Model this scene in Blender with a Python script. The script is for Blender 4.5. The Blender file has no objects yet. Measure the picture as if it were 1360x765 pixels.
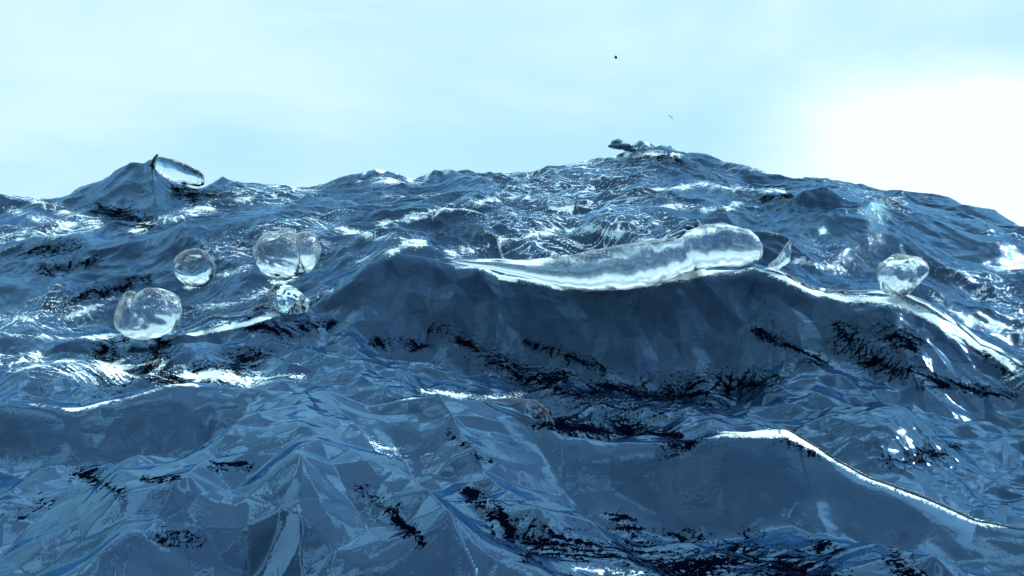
import bpy, math
import numpy as np
R = math.radians
rng = np.random.default_rng(7)

# ------------------------------------------------------------------ scene
sc = bpy.context.scene
sc.render.engine = 'CYCLES'
sc.render.resolution_x, sc.render.resolution_y = 1024, 576
sc.view_settings.view_transform = 'Standard'
sc.view_settings.look = 'None'
sc.view_settings.exposure = 1.0
sc.view_settings.gamma = 1
sc.cycles.max_bounces = 12
sc.cycles.transmission_bounces = 10
sc.cycles.glossy_bounces = 4
sc.cycles.sample_clamp_indirect = 6
sc.cycles.caustics_reflective = False
sc.cycles.caustics_refractive = False

CAM_H = 1.0
LENS = 35.0
F = LENS/36*1360
HOR = 305.0
PITCH = math.atan((382.5-HOR)/F)
cam = bpy.data.cameras.new('camera')
cam.lens = LENS; cam.clip_end = 9000; cam.clip_start = .05
co = bpy.data.objects.new('camera', cam); sc.collection.objects.link(co)
co.location = (0, 0, CAM_H); co.rotation_euler = (R(90)-PITCH, 0, 0)
sc.camera = co
cp, sp = math.cos(PITCH), math.sin(PITCH)

def at(px, py, d):
    """survey point: seen direction (px,py) of the photo, d metres out -> world"""
    v = 382.5-py
    yy = F*cp+v*sp; zz = v*cp-F*sp
    return np.array([(px-680)/yy*d, d, CAM_H+zz/yy*d])

def pix(x, y, z):
    z = z-CAM_H
    f = y*cp-z*sp; v = y*sp+z*cp
    return 680+F*x/f, 382.5-F*v/f

# ------------------------------------------------------------------ noise
_perm = rng.permutation(4096)
_ang = rng.random(4096)*2*np.pi
_gx, _gy = np.cos(_ang), np.sin(_ang)
_val = rng.random(4096)*2-1
def _h(ix, iy, s=0):
    return _perm[(_perm[(ix+s*131) & 4095]+iy) & 4095]
def gnoise(x, y, s=0):
    ix = np.floor(x).astype(np.int64); iy = np.floor(y).astype(np.int64)
    fx = x-ix; fy = y-iy
    u = fx*fx*fx*(fx*(fx*6-15)+10); v = fy*fy*fy*(fy*(fy*6-15)+10)
    def g(a, b):
        h = _h(ix+a, iy+b, s); return _gx[h]*(fx-a)+_gy[h]*(fy-b)
    n0 = g(0, 0)*(1-u)+g(1, 0)*u; n1 = g(0, 1)*(1-u)+g(1, 1)*u
    return (n0*(1-v)+n1*v)*1.5
def facet(x, y, s=0):
    """piecewise flat triangles: random heights on a skewed lattice"""
    X = x-y*0.57735; Y = y*1.1547
    ix = np.floor(X).astype(np.int64); iy = np.floor(Y).astype(np.int64)
    fx = X-ix; fy = Y-iy
    a = _val[_h(ix, iy, s)]; b = _val[_h(ix+1, iy, s)]
    c = _val[_h(ix, iy+1, s)]; d = _val[_h(ix+1, iy+1, s)]
    return np.where(fx+fy < 1, a+(b-a)*fx+(c-a)*fy, d+(c-d)*(1-fx)+(b-d)*(1-fy))
def ridged(x, y, s=0):
    return 1-2*np.abs(gnoise(x, y, s))
def sstep(a, b, x):
    t = np.clip((x-a)/(b-a), 0, 1); return t*t*(3-2*t)

# ------------------------------------------------------------------ wave survey lines
# each line: (px, py, depth) points from left to right
LINES = [
 ('near',  [(-600,1000,1.6),(2000,1000,1.6)]),
 ('swell', [(-500,800,2.4),(0,735,2.5),(90,715,2.6),(170,715,2.6),(250,745,2.5),(330,720,2.6),(400,700,2.6),(470,720,2.6),(560,760,2.5),(640,780,2.45),(760,790,2.45),(900,785,2.45),(1050,790,2.4),(1200,800,2.4),(1360,800,2.4),(1900,820,2.3)]),
 ('trough',[(-500,720,3.1),(0,650,3.8),(100,655,3.8),(200,650,3.85),(280,640,3.9),(340,630,3.9),(410,630,3.85),(480,640,3.75),(560,670,3.6),(640,700,3.5),(760,715,3.45),(900,722,3.42),(1050,722,3.4),(1200,745,3.3),(1360,780,3.1),(1900,800,2.6)]),
 ('crest', [(-500,540,4.2),(0,531,4.3),(90,540,4.3),(170,530,4.4),(260,512,4.6),(330,520,4.6),(400,540,4.5),(470,545,4.5),(560,545,4.5),(640,535,4.5),(690,531,4.5),(720,545,4.4),(745,574,4.2),(820,584,4.1),(900,586,4.0),(960,572,4.0),(1040,573,4.0),(1100,604,3.9),(1150,630,3.8),(1220,655,3.7),(1290,686,3.6),(1360,694,3.5),(1900,760,3.2)]),
 ('trough',[(-500,560,5.2),(0,545,5.3),(170,535,5.4),(260,530,5.4),(400,545,5.4),(560,560,5.4),(690,560,5.4),(745,590,5.2),(900,592,5.0),(1040,590,4.9),(1150,640,4.7),(1290,700,4.5),(1360,705,4.4),(1900,760,4.2)]),
 ('swell', [(-500,500,6.0),(0,505,6.0),(170,502,6.0),(300,500,6.1),(400,498,6.2),(560,512,6.3),(690,530,6.6),(780,542,6.6),(900,545,6.5),(1000,545,6.4),(1100,545,6.0),(1200,560,5.8),(1290,600,5.6),(1360,620,5.6),(1900,650,5.2)]),
 ('trough',[(-500,485,6.6),(0,488,6.6),(170,488,6.6),(300,482,6.7),(400,478,6.9),(500,480,7.0),(600,500,7.1),(700,525,7.1),(800,537,7.1),(900,540,7.1),(980,530,7.1),(1020,505,7.1),(1100,525,6.8),(1200,540,6.7),(1290,560,6.6),(1360,575,6.5),(1900,600,6.2)]),
 ('crest', [(-500,450,7.4),(0,447,7.4),(130,449,7.3),(200,451,7.3),(330,430,7.5),(400,405,7.7),(440,380,7.9),(480,351,8.0),(502,341,8.05),(520,329,8.1),(545,337,8.1),(600,347,8.1),(700,371,8.0),(780,384,8.0),(850,379,8.0),(920,360,8.1),(1000,351,8.2),(1060,380,8.0),(1120,398,7.9),(1190,400,7.8),(1240,424,7.7),(1300,456,7.5),(1345,492,7.3),(1400,510,7.2),(1900,600,7.0)]),
 ('trough',[(-500,430,9.0),(0,440,9.0),(200,446,9.0),(330,430,9.2),(440,395,9.4),(520,360,9.5),(600,358,9.6),(700,378,9.6),(800,388,9.6),(920,372,9.6),(1000,366,9.6),(1120,402,9.4),(1240,424,9.3),(1345,470,9.2),(1900,480,9.0)]),
 ('swell', [(-500,350,11.),(0,345,11.),(60,330,11.),(200,318,11.2),(330,300,11.5),(440,300,11.5),(560,290,11.6),(680,270,11.8),(760,285,11.8),(860,280,11.8),(1000,268,11.8),(1060,262,11.8),(1120,272,11.6),(1200,300,11.5),(1280,320,11.4),(1360,335,11.3),(1900,380,11)]),
 ('trough',[(-500,345,12.5),(0,322,12.5),(90,306,13.4),(200,292,13.6),(330,285,13),(440,284,13),(560,280,13),(680,264,13.2),(760,268,13.2),(860,262,13.2),(1000,262,13.2),(1060,260,13.2),(1120,264,13),(1200,285,12.8),(1280,305,12.7),(1360,322,12.6),(1900,360,12)]),
 ('crest', [(-500,270,15),(-80,262,15),(0,259,15),(40,258,15),(95,264,15),(130,246,15),(158,226,15),(175,221,15),(192,222,15),(203,214,15),(210,222,15.2),(226,236,15.5),(260,246,15.5),(330,245,16),(400,251,16),(470,241,16),(500,233,16),(545,237,16),(600,231,16),(700,229,16),(760,218,16),(800,209,16),(828,203,16),(852,187,16),(880,193,16),(905,197,16),(950,207,16),(1000,218,16),(1060,241,16),(1140,256,15.5),(1240,261,15.2),(1285,274,15),(1325,297,14.5),(1360,308,14),(1500,330,13.5),(1900,350,13)]),
 ('trough',[(-500,330,24),(1900,330,24)]),
 ('swell', [(-500,318,45),(1900,318,45)]),
]
def edge_interp(line):
    P = np.array([at(*p) for p in line]); u = P[:, 0]/P[:, 1]
    return u, P[:, 1], P[:, 2]

# grid: columns are bearings, rows are distances
inner = np.linspace(-.58, .58, 1240)
ext = .58+np.cumsum(np.geomspace(.002, .25, 44))
U = np.concatenate([-ext[::-1], inner, ext])
D = np.concatenate([np.linspace(.5, 2.2, 40, endpoint=False), np.linspace(2.2, 9.2, 640, endpoint=False),
                    np.linspace(9.2, 17, 520, endpoint=False), np.geomspace(17, 6000, 90)])
NU, ND = len(U), len(D)
print('water grid', NU, ND, NU*ND)
UU, DD = np.meshgrid(U, D)
def smooth_interp(u, up, vp):
    return np.interp(u, up, vp)
prof = []
for kind, l in LINES:
    u, d, z = edge_interp(l)
    prof.append((kind, smooth_interp(U, u, d), smooth_interp(U, u, z)))
Zb = np.zeros((ND, NU)); crestd = np.full((ND, NU), 9.)
steep = np.zeros((ND, NU))
k0, d0, z0 = prof[0]
Zb[:] = np.where(DD < d0, z0, 0)
for (ka, da, za), (kb, db, zb) in zip(prof[:-1], prof[1:]):
    m = (DD >= da) & (DD < db)
    s = np.clip((DD-da)/(db-da), 0, 1)
    if kb == 'crest' and ka in ('trough', 'swell', 'near'):
        w = .45*s**1.7+.55*sstep(0, 1, s)
    elif ka == 'crest':
        w = 1-(.4*(1-s)**1.8+.6*sstep(0, 1, 1-s))
    else:
        w = sstep(0, 1, s)
    Zb = np.where(m, za+(zb-za)*w, Zb)
    if kb == 'crest': steep = np.where(m, sstep(0, .5, s), steep)
    if ka == 'crest': steep = np.where(m, 1-sstep(0, .45, s), steep)
last = prof[-1]
m = DD >= last[1]
Zb = np.where(m, last[2]*np.exp(-(DD-last[1])/60), Zb)

X = UU*DD; Y = DD.copy()
# smooth the survey along bearing a little so the polyline kinks vanish (keeps crests in depth)
ker = np.exp(-np.linspace(-2, 2, 13)**2); ker /= ker.sum()
Zb = np.apply_along_axis(lambda r: np.convolve(np.pad(r, 6, 'edge'), ker, 'valid'), 1, Zb)

# waves at every size on top of the survey
wx = X+.35*gnoise(X*.8, Y*.8, 1); wy = Y+.35*gnoise(X*.8+9, Y*.8, 2)
rough = np.interp(DD, [0, 3, 4.2, 5, 7.9, 8.6, 11, 16, 30], [.16, .16, .3, .5, .42, .95, 1.5, 1.25, 2.])
face = steep*(DD < 9)
pk = np.exp(-((UU+.375)/.06)**2)*sstep(12.9, 13.8, DD)*(1-sstep(15.5, 17, DD))
rough = rough*(1-.3*pk)
rough = rough*(1-.45*face)*(1-.6*face*(DD < 5))
fade = 1-sstep(200, 900, DD)
Zn = np.zeros_like(Zb)
for i, (lam, amp) in enumerate([(2.6, .080), (1.25, .088), (.62, .046), (.31, .015), (.155, .0055), (.08, .002)]):
    an = [.25, -.3, .45, -.15, .6, -.7][i]; ca, sa = math.cos(an), math.sin(an)
    st = [1.9, 1.7, 1.6, 1.4, 1.2, 1.][i]
    rx = (wx*ca+wy*sa)/lam/st; ry = (-wx*sa+wy*ca)/lam*1.1
    o = ridged(rx, ry, 10+i)
    Zn += amp*(o-.4)*(1 if i < 2 else (.55+.9*sstep(-.4, .5, gnoise(X*.9, Y*.9, 30+i))))
    if i >= 1:
        wx = wx+.08*lam*gnoise(rx*1.3, ry*1.3, 50+i); wy = wy+.08*lam*gnoise(rx*1.3+5, ry*1.3, 60+i)
# flat-sided facets
fa = np.interp(DD, [0, 5, 7, 9, 12], [1, 1.05, 1.25, .5, .35])
nf = 1-sstep(3.8, 4.6, DD)
Fz = (.075-.040*nf)*facet(X/.42+.2*Y, Y/.55, 70)+(.042-.017*nf)*facet((X+.4*Y)/.20, (Y-.3*X)/.25, 71)+.015*facet(X/.10, Y/.12, 72)
fa = fa*(1-face*np.interp(UU, [-.6, -.2, -.1, .05, .3, .6], [.75, .6, .3, .8, .8, .6])*(DD < 5))*(1-.15*face*(DD > 5))
Z = Zb+Zn*rough*fade+Fz*fa*fade
# long diagonal ridges of the foreground, sharp on top, planar sides
def gp(px, py, z=.12):
    d = (CAM_H-z)*F/(py-HOR)
    return at(px, py, d)[:2]
def ridge(pts, h, wl, wr):
    P = [gp(*p[:2], z=.06+.85*h*p[2]) for p in pts]; H = [p[2] for p in pts]
    best = np.zeros_like(Z)
    for p, q, ha, hb in zip(P[:-1], P[1:], H[:-1], H[1:]):
        e = q-p; Ln = e@e
        t = np.clip(((X-p[0])*e[0]+(DD-p[1])*e[1])/Ln, 0, 1)
        dx = X-p[0]-t*e[0]; dy = DD-p[1]-t*e[1]
        side = e[0]*dy-e[1]*dx
        dist = np.hypot(dx, dy)/np.where(side > 0, wl, wr)
        best = np.maximum(best, h*(ha+(hb-ha)*t)*np.clip(1-dist, 0, 1)**1.15)
    return best
lo = DD < 5.2
for a in [([(410,572,.3),(372,596,1),(320,640,1),(250,722,.8),(190,800,.5)], .19, .50, .42),
          ([(405,574,.3),(455,612,1),(520,665,1),(600,740,.9),(660,800,.5)], .22, .33, .45),
          ([(-60,730,.6),(20,690,1),(100,638,1),(175,668,.9),(255,738,.3)], .13, .40, .45),
          ([(180,560,.3),(260,585,1),(340,560,.4)], .03, .3, .3),
          ([(560,552,.2),(650,600,1),(760,648,1),(860,690,.3)], .15, .32, .45),
          ([(600,705,.3),(650,672,1),(720,700,.8),(790,740,.2)], .07, .25, .3),
          ([(1080,640,.2),(1160,690,1),(1240,740,1),(1300,790,.6)], .10, .4, .3),
          ([(1090,585,.2),(1180,530,1),(1195,512,1),(1215,545,.8),(1260,585,.2)], .10, .45, .45),
          ]:
    Z = Z+np.where(DD < 7.5, ridge(*a), 0)
# lips lean towards the viewer
for kind, dl, zl in prof:
    if kind != 'crest': continue
    near = np.exp(-((DD-dl)/np.where(DD < dl, .22, .5))**2)*(DD < 13)
    Y = Y-near*.07*np.clip(dl/6, .3, 1.3)

PX, PY = pix(X, np.maximum(Y, .3), Z)

# ---------------- whitecap, painted highlight and painted dark reflection masks carried by the surface
def dist_line(pts, d0, d1, w0=6, wm=1):
    """soft closeness (0..1) of every vertex to a polyline; w = half width"""
    out = np.zeros_like(Z)
    rows = np.where((D >= d0) & (D <= d1))[0]; a, b = rows[0], rows[-1]+1
    px, py = PX[a:b], PY[a:b]
    best = np.full(px.shape, 1e9)
    for p, q in zip(pts[:-1], pts[1:]):
        wx_, wy_ = q[0]-p[0], q[1]-p[1]; L = wx_*wx_+wy_*wy_
        t = np.clip(((px-p[0])*wx_+(py-p[1])*wy_)/L, 0, 1)
        wp = p[2] if len(p) > 2 else w0; wq = q[2] if len(q) > 2 else w0
        w = (wp+(wq-wp)*t)*wm
        dd = np.hypot((px-p[0]-t*wx_)*.8, py-p[1]-t*wy_)/w
        best = np.minimum(best, dd)
    out[a:b] = np.clip(1-best*.5, 0, 1)
    return out
DARK_REFLS = [
 ([(610,450,6),(640,470,8),(700,500,10),(760,515,14),(830,525,14),(900,528,16),(960,520,15),(1015,505,9)], 5.6, 7.8),
 ([(700,455,3),(760,475,6),(800,490,3)], 6.5, 8),
 ([(1115,435,6),(1135,460,12),(1180,490,9),(1250,510,6),(1350,525,4)], 5.6, 8),
 ([(1180,445,9),(1215,460,8)], 5.6, 8),
 ([(1090,480,5),(1040,450,6),(1010,440,5)], 5.6, 8),
 ([(1290,455,4),(1345,490,8)], 5.6, 9),
 ([(150,450,8),(155,475,14),(150,505,12)], 5.3, 7.5),
 ([(214,450,7),(205,475,12),(215,505,10),(290,500,12),(320,485,10),(350,470,5)], 5.3, 7.5),
 ([(330,430,5),(380,440,6),(440,430,4)], 5.6, 7.8),
 ([(130,280,7),(165,288,10),(200,296,6)], 11.5, 15.2),
 ([(240,255,8),(262,262,10),(285,258,4)], 13, 15.6),
 ([(30,335,5),(70,333,6),(110,325,4)], 9, 13.5),
 ([(60,360,5),(130,345,4)], 8, 13.5),
 ([(70,405,5),(130,390,7),(190,372,5)], 7.6, 11),
 ([(735,562,14),(820,572,9),(900,578,4)], 4.25, 6.6),
 ([(890,592,9),(930,585,5)], 3.6, 4.6),
 ([(1045,575,8),(1085,603,4)], 3.6, 4.4),
 ([(620,655,5),(660,690,9),(720,725,13),(820,740,18),(900,750,20),(1000,742,16),(1080,752,8)], 2.2, 3.6),
 ([(820,690,7),(840,705,8)], 2.5, 3.8),
 ([(905,712,6),(930,716,5)], 2.5, 3.8),
 ([(990,745,14),(1080,765,16)], 2.2, 3.4),
 ([(1090,725,9),(1110,728,5)], 2.2, 3.6),
 ([(1190,745,8),(1220,765,7)], 2.2, 3.4),
 ([(0,685,7),(60,668,6)], 2.2, 3.6),
 ([(105,628,9),(165,655,5)], 2.2, 3.9),
 ([(210,714,5),(265,718,5)], 2.2, 3.6),
 ([(285,620,6),(320,616,6)], 2.4, 4.2),
 ([(190,636,3),(235,636,3)], 2.4, 4.2),
 ([(590,575,4),(650,610,4)], 3.4, 4.6),
 ([(480,650,4),(520,680,7),(560,720,4)], 2.2, 3.8),
 ([(570,440,5),(600,432,5)], 6, 8.2),
 ([(500,455,4),(560,460,5)], 6, 8.2),
 ([(1190,610,8),(1240,600,9),(1270,592,4)], 4.3, 7),
 ([(800,200,4),(850,205,5),(900,210,4)], 13.5, 16.5),
 ([(1010,265,5),(1050,260,5)], 10, 13.6),
 ([(900,320,5),(920,305,4)], 9, 13),
 ([(1160,270,6),(1190,270,5)], 12, 16),
]
RIMS = [
 ([(1040,573,2.5),(1100,602,3),(1150,628,4),(1220,652,5),(1290,684,4),(1360,692,2)], 3.5, 4.15),
 ([(955,571,3),(1030,574,3)], 3.8, 4.2),
 ([(600,346,2),(700,370,3),(780,383,3),(850,378,3),(1000,351,2),(1060,379,2.5),(1120,397,2.5),(1190,399,4),(1240,423,4),(1300,455,3),(1345,490,3)], 7.2, 8.4),
 ([(230,450,2),(330,429,2.5),(400,405,2.5),(440,380,2)], 7.3, 8.1),
]
FOAM_GLINTS = [
 ([(410,570,7),(470,585,8),(530,600,7),(580,606,4)], 3.1, 4.6),
 ([(0,478,14),(100,488,17),(200,496,16),(330,504,10),(400,500,5)], 5.2, 7.2),
 ([(0,445,4),(130,448,4),(330,428,5),(438,384,4)], 7.1, 8.1),
 ([(330,388,4),(440,360,5),(520,336,4)], 7.8, 8.6),
 ([(590,345,3),(700,368,6),(800,382,7),(900,366,8),(1000,352,6)], 7.7, 8.5),
 ([(1000,352,4),(1060,380,4),(1120,398,5),(1190,398,7),(1240,422,7),(1300,454,6),(1345,488,6)], 7.2, 8.4),
 ([(1040,573,4),(1100,602,4),(1150,628,5),(1220,652,6),(1290,684,5),(1360,692,3)], 3.5, 4.4),
 ([(950,570,5),(1030,574,5)], 3.8, 4.6),
 ([(1240,390,5),(1290,430,7),(1360,440,5)], 7.6, 10.5),
 ([(1180,600,3),(1195,580,9),(1205,565,4)], 4.6, 6.8), ([(0,425,5),(90,420,6),(150,400,5)], 7.4, 11), ([(240,420,6),(330,395,7),(420,350,6)], 7.6, 11), ([(500,300,5),(620,270,6),(700,262,4)], 9, 14),
 ([(1060,345,5),(1120,360,5)], 8.3, 11), ([(850,255,4),(930,245,5),(1040,255,4)], 12, 16), ([(330,355,4),(250,380,5)], 8, 11.5),
 ([(100,300,5),(60,292,5),(0,275,6)], 12, 15.4),
 ([(0,260,5),(40,262,6),(130,300,8),(60,310,8),(0,315,6)], 11, 15.4),
 ([(180,305,6),(260,280,7),(330,262,6)], 11, 15.4),
 ([(480,240,6),(560,238,6)], 14, 16.6), ([(370,250,6),(420,252,5)], 14, 16.6), ([(310,250,7),(345,255,6)],14,16.6),
 ([(750,218,5),(820,205,6),(900,205,5)], 15, 16.6), ([(1000,222,6),(1040,232,5)], 15, 16.6),
 ([(600,338,8),(680,320,10),(760,300,9),(850,318,8)], 8.6, 12.5),
 ([(450,305,6),(560,322,7),(480,345,6)], 8.4, 12.5),
 ([(1345,500,9),(1360,512,9)], 5.6, 8),
 ([(760,754,4),(800,758,7),(850,762,5)], 2.2, 3.2),
 ([(560,520,4),(640,530,4),(690,525,4)], 5, 7.2),
 ([(860,270,5),(960,280,5),(1000,262,4)], 9, 14),
]
dark_refl = np.zeros_like(Z); foam_glint = np.zeros_like(Z)
for pts, a, b in DARK_REFLS: dark_refl = np.maximum(dark_refl, dist_line(pts, a, b, wm=1.8))
for pts, a, b in FOAM_GLINTS: foam_glint = np.maximum(foam_glint, dist_line(pts, a, b, wm=1.1))
dark_refl = np.maximum(dark_refl, .30*sstep(.25, .6, gnoise(X*1.1+3, Y*1.1, 80))*sstep(.0, .4, gnoise(X*3.1, Y*3.1, 81)))
def filament(lx, ly, s):
    a = X+.25*gnoise(X*1.5, Y*1.5, s); b = Y+.25*gnoise(X*1.5+4, Y*1.5, s+1)
    return np.maximum(sstep(.72, .97, ridged(a/lx, b/ly, s+2)), sstep(.74, .97, ridged((a+.4*b)/lx*2, (b-.2*a)/ly*2, s+3)))
fil = filament(.38, .16, 120)
dark_refl = dark_refl*(.62+.6*fil+.4*gnoise(X*5, Y*4, 82))
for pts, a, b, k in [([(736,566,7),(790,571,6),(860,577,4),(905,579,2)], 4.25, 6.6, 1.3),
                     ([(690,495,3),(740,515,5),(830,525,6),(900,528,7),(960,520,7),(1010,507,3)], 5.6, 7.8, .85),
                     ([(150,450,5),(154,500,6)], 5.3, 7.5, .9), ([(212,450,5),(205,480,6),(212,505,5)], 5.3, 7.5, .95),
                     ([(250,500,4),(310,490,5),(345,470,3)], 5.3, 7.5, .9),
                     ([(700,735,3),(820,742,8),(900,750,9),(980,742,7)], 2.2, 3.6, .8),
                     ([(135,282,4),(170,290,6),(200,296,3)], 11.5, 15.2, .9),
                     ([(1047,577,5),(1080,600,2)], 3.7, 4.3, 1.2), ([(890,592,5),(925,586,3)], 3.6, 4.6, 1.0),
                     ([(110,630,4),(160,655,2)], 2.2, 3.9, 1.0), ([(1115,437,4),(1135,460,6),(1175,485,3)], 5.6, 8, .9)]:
    dark_refl = np.maximum(dark_refl, k*dist_line(pts, a, b, wm=1.3)*(.85+.5*gnoise(X*6, Y*4, 89)))
fil2 = filament(.5, .13, 140)
foam_glint = foam_glint*(.42+.50*fil2+.5*gnoise(X*4+7, Y*5, 83))*np.where(DD < 6, .85, 1)
cl_ = [p for p in prof if p[0] == 'crest']
def rim(k, u0, u1, w0, w1, off=.0, broken=0):
    dl = cl_[k][1]; w = w0+(w1-w0)*np.clip((UU-u0)/(u1-u0), 0, 1)
    m = np.exp(-((DD-dl+off)/w)**2)*sstep(u0-.02, u0+.02, UU)*(1-sstep(u1-.02, u1+.02, UU))
    return m*(1-broken+broken*1.6*sstep(-.1, .4, gnoise(X*5, Y*2, 170+k)))
foam_glint = np.maximum(foam_glint, rim(0, .20, .50, .022, .045, .005, .3)*1.1)
foam_glint = np.maximum(foam_glint, rim(0, -.58, .0, .03, .03, .0, .9)*.62)
foam_glint = np.maximum(foam_glint, rim(1, -.06, .52, .04, .05, .015, .45)*1.05)
foam_glint = np.maximum(foam_glint, rim(2, -.16, .2, .15, .15, .0, .9)*.9)
for pts, a, b in RIMS: foam_glint = np.maximum(foam_glint, dist_line(pts, a, b, wm=1.2)*(1.25+.6*gnoise(X*3, Y*3, 88)))
# whitecaps and painted highlights on the sharp little crests of the back water
sharp = np.zeros_like(Z)
sharp[1:-1] = (Z[1:-1]-.5*(Z[:-2]+Z[2:]))/np.maximum(.5*(D[2:]-D[:-2])[:, None], 1e-3)**2
cr = sstep(4, 15, sharp)*(.75+.25*sstep(7.5, 9, DD))*sstep(3.9, 5, DD)*(DD < 18)
for _ in range(2): cr[1:-1, 1:-1] = .25*(cr[:-2, 1:-1]+cr[2:, 1:-1]+cr[1:-1, :-2]+cr[1:-1, 2:])
foam_glint = np.maximum(foam_glint, cr*.95*sstep(-.3, .5, gnoise(X*1.2, Y*1.2, 84)))
foam_glint = np.maximum(foam_glint, .52*(.4+.85*fil2)*np.maximum(sstep(-.1, .5, gnoise(X*.7, Y*.6, 85)), 1.1*np.exp(-((UU-.06)/.14)**2))*sstep(7.9, 8.6, DD)*(DD < 17))

# ------------------------------------------------------------------ mesh helpers
def tag(o, label=None, cat=None, group=None, kind=None):
    if label: o['label'] = label
    if cat: o['category'] = cat
    if group: o['group'] = group
    if kind: o['kind'] = kind
    return o
def grid_mesh(name, X, Y, Z, attrs, mat, wrap=False):
    n, m = X.shape
    me = bpy.data.meshes.new(name)
    V = np.stack([X, Y, Z], -1).reshape(-1, 3).astype(np.float32)
    i = np.arange(n*m).reshape(n, m)
    if wrap: i = np.concatenate([i, i[:, :1]], 1)
    q = np.stack([i[:-1, :-1], i[:-1, 1:], i[1:, 1:], i[1:, :-1]], -1).reshape(-1, 4).astype(np.int32)
    me.vertices.add(len(V)); me.vertices.foreach_set('co', V.ravel())
    me.loops.add(q.size); me.loops.foreach_set('vertex_index', q.ravel())
    me.polygons.add(len(q)); me.polygons.foreach_set('loop_start', np.arange(0, q.size, 4, dtype=np.int32))
    me.polygons.foreach_set('use_smooth', np.ones(len(q), dtype=bool))
    me.update(calc_edges=True)
    for k, a in attrs.items():
        at_ = me.attributes.new(k, 'FLOAT', 'POINT'); at_.data.foreach_set('value', a.ravel().astype(np.float32))
    me.materials.append(mat)
    o = bpy.data.objects.new(name, me); sc.collection.objects.link(o)
    return o

# ------------------------------------------------------------------ materials
def newmat(name):
    m = bpy.data.materials.new(name); m.use_nodes = True
    nt = m.node_tree; nt.nodes.clear()
    out = nt.nodes.new('ShaderNodeOutputMaterial'); p = nt.nodes.new('ShaderNodeBsdfPrincipled')
    nt.links.new(p.outputs[0], out.inputs[0])
    return m, nt, p
def N(nt, t, **k):
    n = nt.nodes.new(t)
    for a, v in k.items(): setattr(n, a, v)
    return n
def math_(nt, op, a, b=None, clamp=False):
    n = N(nt, 'ShaderNodeMath', operation=op, use_clamp=clamp)
    for i, v in enumerate((a, b)):
        if v is None: continue
        if isinstance(v, (int, float)): n.inputs[i].default_value = v
        else: nt.links.new(v, n.inputs[i])
    return n.outputs[0]
def noise(nt, vec, scale, detail=4, rough=.6, dist=0):
    n = N(nt, 'ShaderNodeTexNoise'); n.inputs['Scale'].default_value = scale
    n.inputs['Detail'].default_value = detail; n.inputs['Roughness'].default_value = rough
    n.inputs['Distortion'].default_value = dist
    nt.links.new(vec, n.inputs['Vector']); return n.outputs['Fac']
def ramp(nt, fac, a, b):
    n = N(nt, 'ShaderNodeMapRange', interpolation_type='SMOOTHSTEP'); nt.links.new(fac, n.inputs[0])
    n.inputs[1].default_value = a; n.inputs[2].default_value = b; return n.outputs[0]

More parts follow.
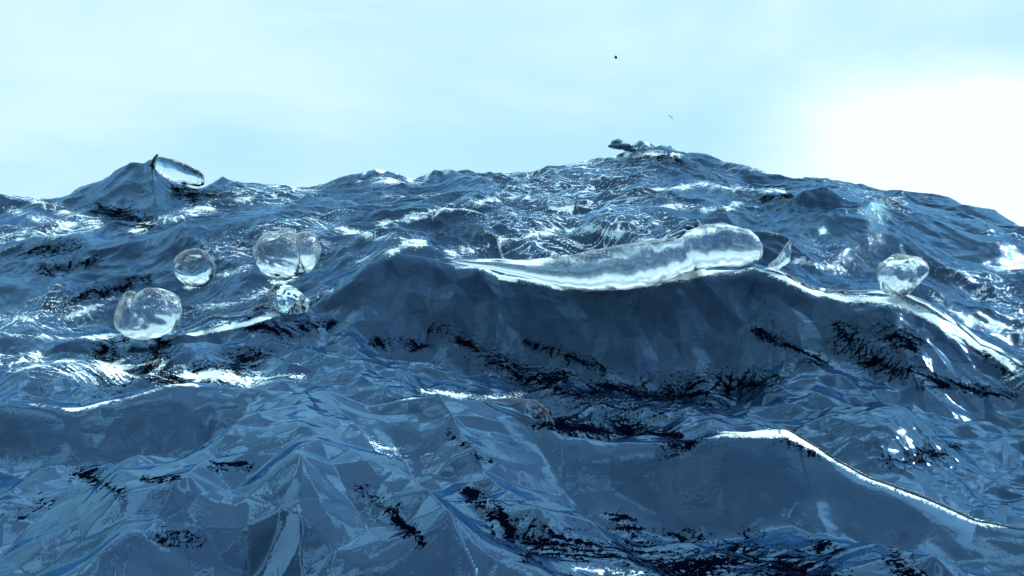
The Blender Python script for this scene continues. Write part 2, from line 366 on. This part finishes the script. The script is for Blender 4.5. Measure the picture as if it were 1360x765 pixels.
def water_material():
    m, nt, p = newmat('sea_water')
    L = nt.links
    tc = N(nt, 'ShaderNodeTexCoord'); mp = N(nt, 'ShaderNodeMapping'); L.new(tc.outputs['Object'], mp.inputs[0])
    mp.inputs['Scale'].default_value = (1, .6, 1.4)
    v = mp.outputs[0]
    fa = N(nt, 'ShaderNodeAttribute', attribute_name='dark_refl').outputs['Fac']
    fo = N(nt, 'ShaderNodeAttribute', attribute_name='foam_glint').outputs['Fac']
    # dark reflections painted into the base colour as ragged little shards
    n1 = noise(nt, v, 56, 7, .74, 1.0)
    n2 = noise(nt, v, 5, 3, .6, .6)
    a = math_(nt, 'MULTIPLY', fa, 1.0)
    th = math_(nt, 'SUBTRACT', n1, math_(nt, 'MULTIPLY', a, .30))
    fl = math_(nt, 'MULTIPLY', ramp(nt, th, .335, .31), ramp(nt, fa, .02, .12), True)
    # whitecaps and highlights painted into the colour as bright broken lace
    n3 = noise(nt, v, 60, 7, .85, 1.0)
    th2 = math_(nt, 'SUBTRACT', n3, math_(nt, 'MULTIPLY', fo, .33))
    fm = math_(nt, 'MULTIPLY', ramp(nt, th2, .315, .285), ramp(nt, fo, .02, .15), True)
    col = N(nt, 'ShaderNodeMix', data_type='RGBA'); L.new(n2, col.inputs[0])
    col.inputs[6].default_value = (.007, .018, .042, 1); col.inputs[7].default_value = (.011, .031, .072, 1)
    c2 = N(nt, 'ShaderNodeMix', data_type='RGBA'); L.new(fl, c2.inputs[0]); L.new(col.outputs[2], c2.inputs[6])
    c2.inputs[7].default_value = (.0005, .0012, .005, 1)
    c3 = N(nt, 'ShaderNodeMix', data_type='RGBA'); L.new(fm, c3.inputs[0]); L.new(c2.outputs[2], c3.inputs[6])
    c3.inputs[7].default_value = (.62, .84, .9, 1)
    L.new(c3.outputs[2], p.inputs['Base Color'])
    p.inputs['IOR'].default_value = 1.5
    r = math_(nt, 'ADD', math_(nt, 'MULTIPLY', fm, .4), .03); L.new(r, p.inputs['Roughness'])
    sp_ = math_(nt, 'SUBTRACT', .5, math_(nt, 'MULTIPLY', fl, .5)); L.new(sp_, p.inputs['Specular IOR Level'])
    p.inputs['Specular Tint'].default_value = (.42, .74, 1, 1)
    # ripples
    gl = N(nt, 'ShaderNodeBsdfGlossy'); gl.inputs['Color'].default_value = (.36, .68, .98, 1)
    L.new(r, gl.inputs['Roughness'])
    p.inputs['Specular IOR Level'].default_value = 0
    L.remove(p.inputs['Specular IOR Level'].links[0]) if p.inputs['Specular IOR Level'].links else None
    fr = N(nt, 'ShaderNodeFresnel'); fr.inputs['IOR'].default_value = 1.62
    ms = N(nt, 'ShaderNodeMixShader')
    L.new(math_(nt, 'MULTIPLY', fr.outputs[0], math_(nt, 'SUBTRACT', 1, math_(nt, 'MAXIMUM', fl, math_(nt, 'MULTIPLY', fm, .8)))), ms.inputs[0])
    L.new(p.outputs[0], ms.inputs[1]); L.new(gl.outputs[0], ms.inputs[2])
    L.new(ms.outputs[0], [n for n in nt.nodes if n.type == 'OUTPUT_MATERIAL'][0].inputs[0])
    b1 = N(nt, 'ShaderNodeBump'); b1.inputs['Strength'].default_value = .35; b1.inputs['Distance'].default_value = .02
    h = math_(nt, 'ADD', math_(nt, 'MULTIPLY', noise(nt, v, 9, 5, .65, .5), 1), math_(nt, 'MULTIPLY', noise(nt, v, 55, 3, .6, .3), .25))
    L.new(h, b1.inputs['Height']); L.new(math_(nt, 'MULTIPLY', N(nt, 'ShaderNodeAttribute', attribute_name='ripple').outputs['Fac'], .5), b1.inputs['Strength']); L.new(b1.outputs[0], p.inputs['Normal']); L.new(b1.outputs[0], gl.inputs['Normal']); L.new(b1.outputs[0], fr.inputs['Normal'])
    return m
def glass_material(name, rip=.25, scale=22, col=(.88, .97, 1, 1), detail=4, froth=0):
    m, nt, p = newmat(name); L = nt.links
    p.inputs['Base Color'].default_value = col
    p.inputs['Transmission Weight'].default_value = 1; p.inputs['IOR'].default_value = 1.5
    p.inputs['Roughness'].default_value = .0
    tc = N(nt, 'ShaderNodeTexCoord')
    b = N(nt, 'ShaderNodeBump'); b.inputs['Strength'].default_value = rip; b.inputs['Distance'].default_value = .02
    if froth:
        fr = ramp(nt, noise(nt, tc.outputs['Object'], 55, 6, .8, .8), froth, froth+.04)
        fr = math_(nt, 'MULTIPLY', fr, ramp(nt, N(nt, 'ShaderNodeAttribute', attribute_name='upper').outputs['Fac'], -.2, .3))
        fr = math_(nt, 'MULTIPLY', fr, ramp(nt, noise(nt, tc.outputs['Object'], 7, 3, .6, .5), .42, .58))
        c = N(nt, 'ShaderNodeMix', data_type='RGBA'); L.new(fr, c.inputs[0]); c.inputs[6].default_value = col; c.inputs[7].default_value = (.75, .92, .97, 1)
        L.new(c.outputs[2], p.inputs['Base Color']); L.new(math_(nt, 'SUBTRACT', 1, fr), p.inputs['Transmission Weight'])
        L.new(math_(nt, 'MULTIPLY', fr, .5), p.inputs['Roughness'])
    L.new(noise(nt, tc.outputs['Object'], scale, detail, .7, .6), b.inputs['Height']); L.new(b.outputs[0], p.inputs['Normal'])
    return m
M_water = water_material()
M_clear = glass_material('clear_water', .12, 14)
M_rough = glass_material('rippled_water', .12, 30, detail=6, froth=.56)
m_, nt_, p_ = newmat('spray_water'); M_spray = m_
p_.inputs['Base Color'].default_value = (.045, .11, .2, 1); p_.inputs['Roughness'].default_value = .08
m_, nt_, p_ = newmat('dark_water'); M_dark = m_
p_.inputs['Base Color'].default_value = (.006, .016, .035, 1); p_.inputs['Roughness'].default_value = .12

water = grid_mesh('water', X, Y, Z, {'dark_refl': dark_refl*np.where((DD < 5)&(UU < -.05), .85, 1), 'foam_glint': foam_glint, 'ripple': np.interp(DD, [0, 5, 7.9, 8.4, 12], [.12, .25, .5, .9, 1])}, M_water)
tag(water, 'dark blue choppy glassy sea with steep wave crests', kind='structure')

# ------------------------------------------------------------------ glassy water bodies
def surf_depth(px, py):
    """distance at which the water surface is met along one bearing"""
    ci = int(np.argmin(np.abs(PX[ND//2]-px))); r = np.where((PY[:, ci] <= py) & (D > 2.2))[0][0]
    return float(Y[r, ci])
def noise3(P, lam, s):
    x, y, z = P[..., 0]/lam, P[..., 1]/lam, P[..., 2]/lam
    return (gnoise(x+.37*z, y+.71*z, s)+gnoise(y-.5*x, z+.3*x, s+1)+gnoise(z+.2*y, x-.6*y, s+2))/3
def blob(name, lobes, depth, mat, label, cat, bump=.04, thick=1., seed=0, group=None, flat=0., parent=None):
    """star-shaped union of lobes; lobe = (px, py, rx, ry[, dz]) with radii in px at the blob's distance"""
    if depth is None:
        depth = surf_depth(lobes[0][0], max(l[1]+l[3] for l in lobes)-3)*(1-2.6*lobes[0][2]/F)
        print(name, 'depth', depth)
    c = at(lobes[0][0], lobes[0][1], depth); k = depth/F
    th = np.linspace(1e-3, np.pi-1e-3, 110); ph = np.linspace(0, 2*np.pi, 220, endpoint=False)
    TH, PH = np.meshgrid(th, ph, indexing='ij')
    W = np.stack([np.sin(TH)*np.cos(PH), np.sin(TH)*np.sin(PH), np.cos(TH)], -1)
    acc = np.zeros(TH.shape)
    for lb in lobes:
        cc = at(lb[0], lb[1], depth+(lb[4] if len(lb) > 4 else 0))-c
        rad = np.array([lb[2]*k, thick*k*(lb[2]+lb[3])/2, lb[3]*k])
        a = ((W/rad)**2).sum(-1); b = ((W/rad)*(cc/rad)).sum(-1); q = ((cc/rad)**2).sum()-1
        disc = b*b-a*q
        t = np.where(disc > 0, (b+np.sqrt(np.maximum(disc, 0)))/a, 0)
        acc += np.maximum(t, 0)**10
    r = acc**.1
    rm = lobes[0][2]*k
    P0 = W*rm
    r = r*(1+bump*2.3*noise3(P0, rm*.9, 200+seed)+bump*1.0*noise3(P0, rm*.35, 300+seed))
    if flat:
        r = r*(1+flat*(facet(W[..., 0]*2.2+seed, W[..., 2]*2.2+W[..., 1], 90+seed)))
    P = W*r[..., None]
    o = grid_mesh(name, P[..., 0], P[..., 1], P[..., 2], {'upper': W[..., 2]}, mat, wrap=True)
    me = o.data
    import bmesh
    bm = bmesh.new(); bm.from_mesh(me); bmesh.ops.holes_fill(bm, edges=[e for e in bm.edges if e.is_boundary], sides=0)
    bmesh.ops.recalc_face_normals(bm, faces=bm.faces[:]); bm.to_mesh(me); bm.free()
    for p in me.polygons: p.use_smooth = True
    if parent is not None:
        o.parent = parent; o.location = c-np.array(parent.location)
    else:
        o.location = c; tag(o, label, cat, group)
    return o
def roll(name, secs, mat, label, cat, thick=1., *a, **k):
    return roll_(name, secs, mat, label, cat, thick, *a, **k)
def roll_(name, secs, mat, label, cat, thick=1., bump=.05, seed=0, n=160, m=56, group=None, lam=.12, conform=False):
    """closed rounded body along a crest: secs = (px, py_top, py_bottom, depth)"""
    S = np.array(secs, float)
    t = np.linspace(0, 1, len(S)); tt = np.linspace(0, 1, n)
    # smooth resample
    A = np.stack([np.interp(tt, t, S[:, i]) for i in range(4)], 1)
    kr = np.exp(-np.linspace(-2, 2, 9)**2); kr /= kr.sum()
    for i in range(4):
        A[:, i] = np.convolve(np.pad(A[:, i], 4, mode='reflect', reflect_type='odd'), kr, 'valid')
    C = np.array([at(a[0], (a[1]+a[2])/2, a[3]) for a in A])
    h = np.maximum((A[:, 2]-A[:, 1])/2, .4)*A[:, 3]/F
    endr = np.minimum(1, np.sqrt(np.maximum(1-((np.abs(tt-.5)-.5+.03)/.03).clip(0, .995)**2, .004)))
    h = h*endr
    if conform:
        for j in range(n):
            ci = int(np.argmin(np.abs(U-C[j, 0]/C[j, 1])))
            rows = np.where(np.abs(DD[:, ci]-C[j, 1]) < .35)[0]
            b = rows[np.argmax((Z[rows, ci]-CAM_H)/Y[rows, ci])]
            C[j] = (X[b, ci], Y[b, ci], Z[b, ci])
        k2 = np.hanning(19); k2 /= k2.sum()
        for i in range(3): C[:, i] = np.convolve(np.pad(C[:, i], 9, 'edge'), k2, 'valid')
    T = np.gradient(C, axis=0); T[:, 2] = 0; T /= np.linalg.norm(T, axis=1)[:, None]
    Nn = np.stack([-T[:, 1], T[:, 0], 0*T[:, 0]], 1)
    ph = np.linspace(0, 2*np.pi, m, endpoint=False)
    P = C[:, None]+h[:, None, None]*(thick*np.cos(ph)[None, :, None]*Nn[:, None]+np.sin(ph)[None, :, None]*np.array([0, 0, 1.]))
    dirn = P-C[:, None]
    P = C[:, None]+dirn*(1+bump*(2*noise3(P, lam*2, 400+seed)+noise3(P, lam*.7, 420+seed)))[..., None]
    base = C[n//2]
    P = P-base
    o = grid_mesh(name, P[..., 0], P[..., 1], P[..., 2], {'upper': np.tile(np.sin(ph), (n, 1))}, mat, wrap=True)
    import bmesh
    bm = bmesh.new(); bm.from_mesh(o.data); bmesh.ops.holes_fill(bm, edges=[e for e in bm.edges if e.is_boundary], sides=0)
    bmesh.ops.recalc_face_normals(bm, faces=bm.faces[:]); bm.to_mesh(o.data); bm.free()
    for p in o.data.polygons: p.use_smooth = True
    o.location = base; tag(o, label, cat, group)
    return o

GB = 'round glassy water blobs on the waves'
GL = 'glassy lips of water along the crests'
blob('water_blob', [(203,416,36,33),(172,414,17,28,-.05),(190,428,28,22),(222,410,16,20)], 7.15, M_rough, 'largest round clear blob at left, on the crest edge above dark painted reflections', 'water blob', .09, seed=1, group=GB)
blob('water_blob', [(258,354,27,24),(262,364,20,18)], None, M_clear, 'small round clear blob between the two bigger blobs at left', 'water blob', .03, seed=4, group=GB)
blob('water_blob', [(374,336,35,32),(408,332,22,26),(380,348,30,20)], None, M_rough, 'wide speckled two-lobed water blob resting above the hollow behind the left lip', 'water blob', .11, seed=7, flat=.05, group=GB)
blob('water_blob', [(380,399,24,20),(398,405,17,12),(370,390,13,13)], 7.55, M_clear, 'small angular crystal-like water blob set in the tip of the left crest lip', 'water blob', .09, seed=10, flat=.08, group=GB)
blob('water_blob', [(1194,365,29,27),(1210,358,20,17),(1190,378,20,14)], 7.55, M_rough, 'lone round water blob on the right crest with white lower half', 'water blob', .07, seed=13, flat=.04, group=GB)
blob('water_blob', [(743,271,18,9),(752,272,10,9)], None, M_clear, 'small flat clear water scoop on the back slope below the highest peak', 'water blob', .05, seed=16, group=GB)

roll('crest_roll', [(598,344,348,7.84),(650,343,358,7.82),(700,345,370,7.79),(750,339,381,7.76),(800,329,387,7.73),(850,321,382,7.75),(885,316,373,7.77),(903,316,367,7.79),(915,306,363,7.80),(935,299,360,7.81),(960,297,356,7.84),(990,302,352,7.86),(1005,312,348,7.87),(1013,325,342,7.87)],
     M_rough, 'long bright translucent roll of water curling over the middle crest, bulging at its right end', 'wave crest', 1.0, .09, 1, n=320)
roll('crest_lip', [(1008,344,352,8.05),(1060,374,382,7.95),(1120,391,401,7.8),(1160,392,404,7.75),(1192,392,402,7.7),(1240,414,428,7.6),(1300,446,458,7.4),(1345,482,494,7.2),(1380,498,508,7.1)],
     M_rough, 'thin glassy lip running down the right crest below the lone blob', 'wave crest', 1.2, .06, 3, group=GL, conform=True, n=300, lam=.2)
roll('crest_lip', [(235,444,452,7.2),(290,434,442,7.3),(330,421,433,7.4),(370,413,425,7.45),(400,402,418,7.55),(425,388,405,7.65),(440,378,384,7.7)],
     M_clear, 'curved glassy lip of the left crest ending in a point below the speckled blob', 'wave crest', 1.2, .2, 5, group=GL, conform=True)
roll('crest_lip', [(1020,352,358,8.1),(1034,340,358,8.15),(1046,322,350,8.2),(1052,314,322,8.2)],
     M_rough, 'small upright glassy fin just right of the long bright roll', 'wave crest', .5, .1, 6, group=GL)
roll('crest_lip', [(640,531,538,4.45),(680,528,546,4.4),(710,531,562,4.35),(728,545,570,4.3),(737,562,572,4.3)],
     M_clear, 'smooth rounded glassy curl on the foreground crest beside the long painted dark streak', 'wave crest', .8, .04, 8, group=GL)
roll('crest_lip', [(1040,571,577,4.0),(1100,600,606,3.88),(1150,626,632,3.78),(1220,651,659,3.68),(1290,682,689,3.58),(1365,690,696,3.48)],
     M_clear, 'bright thin lip edging the dark foreground slope at lower right', 'wave crest', 1.3, .05, 9, group=GL, conform=True, n=300, lam=.2)
roll('wave_tongue', [(207,207,226,14.9),(216,208,235,14.88),(232,213,243,14.9),(250,219,246,14.95),(264,226,247,15.),(271,233,245,15.)],
     M_clear, 'smooth clear tongue of water leaning off the dark left peak against the sky', 'wave crest', .7, .13, 11, lam=.16)
roll('water_spike', [(196,228,236,14.95),(201,217,229,14.93),(206,208,220,14.9),(209,204,209,14.88)],
     M_dark, 'thin black spike of water standing on the top of the left peak', 'spike', .8, .03, 12)
blob('flying_splash', [(824,194,18,4.5),(819,189,9,5),(836,198,9,3)], 15.6, M_spray, 'dark ragged scrap of water hovering just above the highest peak', 'splash', .14, seed=20)
blob('flying_droplet', [(818,76,1.8,2.2)], 14, M_dark, 'tiny dark droplet high in the sky above the highest peak', 'droplet', .1, seed=22)
roll('flying_sliver', [(888,152.5,153.5,14),(891,154.5,155.5,14),(894,157,158,14)], M_dark, 'thin dark sliver of spray in the sky right of the peak', 'droplet', 1, .03, 23, n=24, m=10)

# ------------------------------------------------------------------ sky and sun
SUN_EL, SUN_AZ = 34., 70.   # degrees above the horizon, degrees right of straight ahead
w = bpy.data.worlds.new('World'); sc.world = w; w.use_nodes = True
nt = w.node_tree; nt.nodes.clear(); L = nt.links
out = N(nt, 'ShaderNodeOutputWorld'); bg = N(nt, 'ShaderNodeBackground'); L.new(bg.outputs[0], out.inputs[0])
sky = N(nt, 'ShaderNodeTexSky', sky_type='NISHITA'); sky.sun_disc = False
sky.sun_elevation = R(SUN_EL); sky.sun_rotation = R(SUN_AZ)
sky.air_density = 1.; sky.dust_density = .05; sky.ozone_density = 1.2
tc = N(nt, 'ShaderNodeTexCoord'); g = tc.outputs['Generated']
mp = N(nt, 'ShaderNodeMapping'); L.new(g, mp.inputs[0]); mp.inputs['Scale'].default_value = (1, 1, 2.6)
cl = ramp(nt, noise(nt, mp.outputs[0], 2.2, 5, .5, .4), .34, .66)
def patch(px, py, r0, r1):
    d = at(px, py, 1)-np.array([0, 0, CAM_H]); d /= np.linalg.norm(d)
    s = N(nt, 'ShaderNodeVectorMath', operation='DISTANCE'); q = N(nt, 'ShaderNodeMapping'); L.new(g, q.inputs[0]); q.inputs['Scale'].default_value = (1, 1, 2.3)
    L.new(q.outputs[0], s.inputs[0]); s.inputs[1].default_value = (d[0], d[1], d[2]*2.3)
    return ramp(nt, s.outputs['Value'], r1, r0)
bank = math_(nt, 'MULTIPLY', patch(1330, 225, .08, .29), 1.0, True)
sep = N(nt, 'ShaderNodeSeparateXYZ'); L.new(g, sep.inputs[0])
up = ramp(nt, sep.outputs[2], -.02, .0)
cloud = math_(nt, 'ADD', math_(nt, 'MULTIPLY', cl, .5), bank, True)
cloud = math_(nt, 'MULTIPLY', cloud, up)
SK = .064
hi = ramp(nt, sep.outputs[2], .28, .5)
front = ramp(nt, sep.outputs[1], -.35, .35)  # dims the unseen sky behind the camera so facing slopes turn darker
mp2 = N(nt, 'ShaderNodeMapping'); L.new(g, mp2.inputs[0]); mp2.inputs['Scale'].default_value = (1, 1, 1.5)
added_cloud = ramp(nt, noise(nt, mp2.outputs[0], 4.2, 2, .45, .4), .50, .57)  # unseen overhead clouds added to give the facets bright reflections
cool = N(nt, 'ShaderNodeMix', data_type='RGBA', blend_type='MULTIPLY'); cool.inputs[0].default_value = 1
L.new(sky.outputs[0], cool.inputs[6]); cool.inputs[7].default_value = (.55, .85, 1, 1)
mx = N(nt, 'ShaderNodeMix', data_type='RGBA'); L.new(cloud, mx.inputs[0]); L.new(cool.outputs[2], mx.inputs[6])
mx.inputs[7].default_value = (7.2, 9.0, 9.4, 1)
# thin veil lightens the sky ahead; weaker behind the camera to darken wave faces
vm = N(nt, 'ShaderNodeMix', data_type='RGBA'); L.new(math_(nt, 'MULTIPLY', math_(nt, 'MULTIPLY', up, math_(nt, 'SUBTRACT', .92, math_(nt, 'MULTIPLY', hi, .38))), math_(nt, 'ADD', .2, math_(nt, 'MULTIPLY', front, .8))), vm.inputs[0]); L.new(mx.outputs[2], vm.inputs[6])
vv = N(nt, 'ShaderNodeMix', data_type='RGBA'); L.new(cloud, vv.inputs[0]); vv.inputs[6].default_value = (4.0, 6.7, 7.9, 1); vv.inputs[7].default_value = (7.6, 9., 9.4, 1)
L.new(vv.outputs[2], vm.inputs[7])
cm = N(nt, 'ShaderNodeMix', data_type='RGBA'); L.new(math_(nt, 'MULTIPLY', math_(nt, 'MULTIPLY', added_cloud, hi), math_(nt, 'ADD', .12, math_(nt, 'MULTIPLY', front, .88))), cm.inputs[0]); L.new(vm.outputs[2], cm.inputs[6])
cm.inputs[7].default_value = (13, 18.5, 22, 1)
below = N(nt, 'ShaderNodeMix', data_type='RGBA'); L.new(ramp(nt, sep.outputs[2], -.004, .0), below.inputs[0])
below.inputs[6].default_value = (.25, .62, 1.25, 1); L.new(cm.outputs[2], below.inputs[7])
L.new(below.outputs[2], bg.inputs[0]); bg.inputs[1].default_value = SK

s = bpy.data.lights.new('sun', 'SUN'); s.energy = 3.4; s.angle = R(.5); s.color = (1, .985, .96)
so = bpy.data.objects.new('sun', s); sc.collection.objects.link(so)
el, az = R(SUN_EL), R(SUN_AZ)
from mathutils import Vector
so.rotation_euler = Vector((math.sin(az)*math.cos(el), math.cos(az)*math.cos(el), math.sin(el))).to_track_quat('Z', 'Y').to_euler()
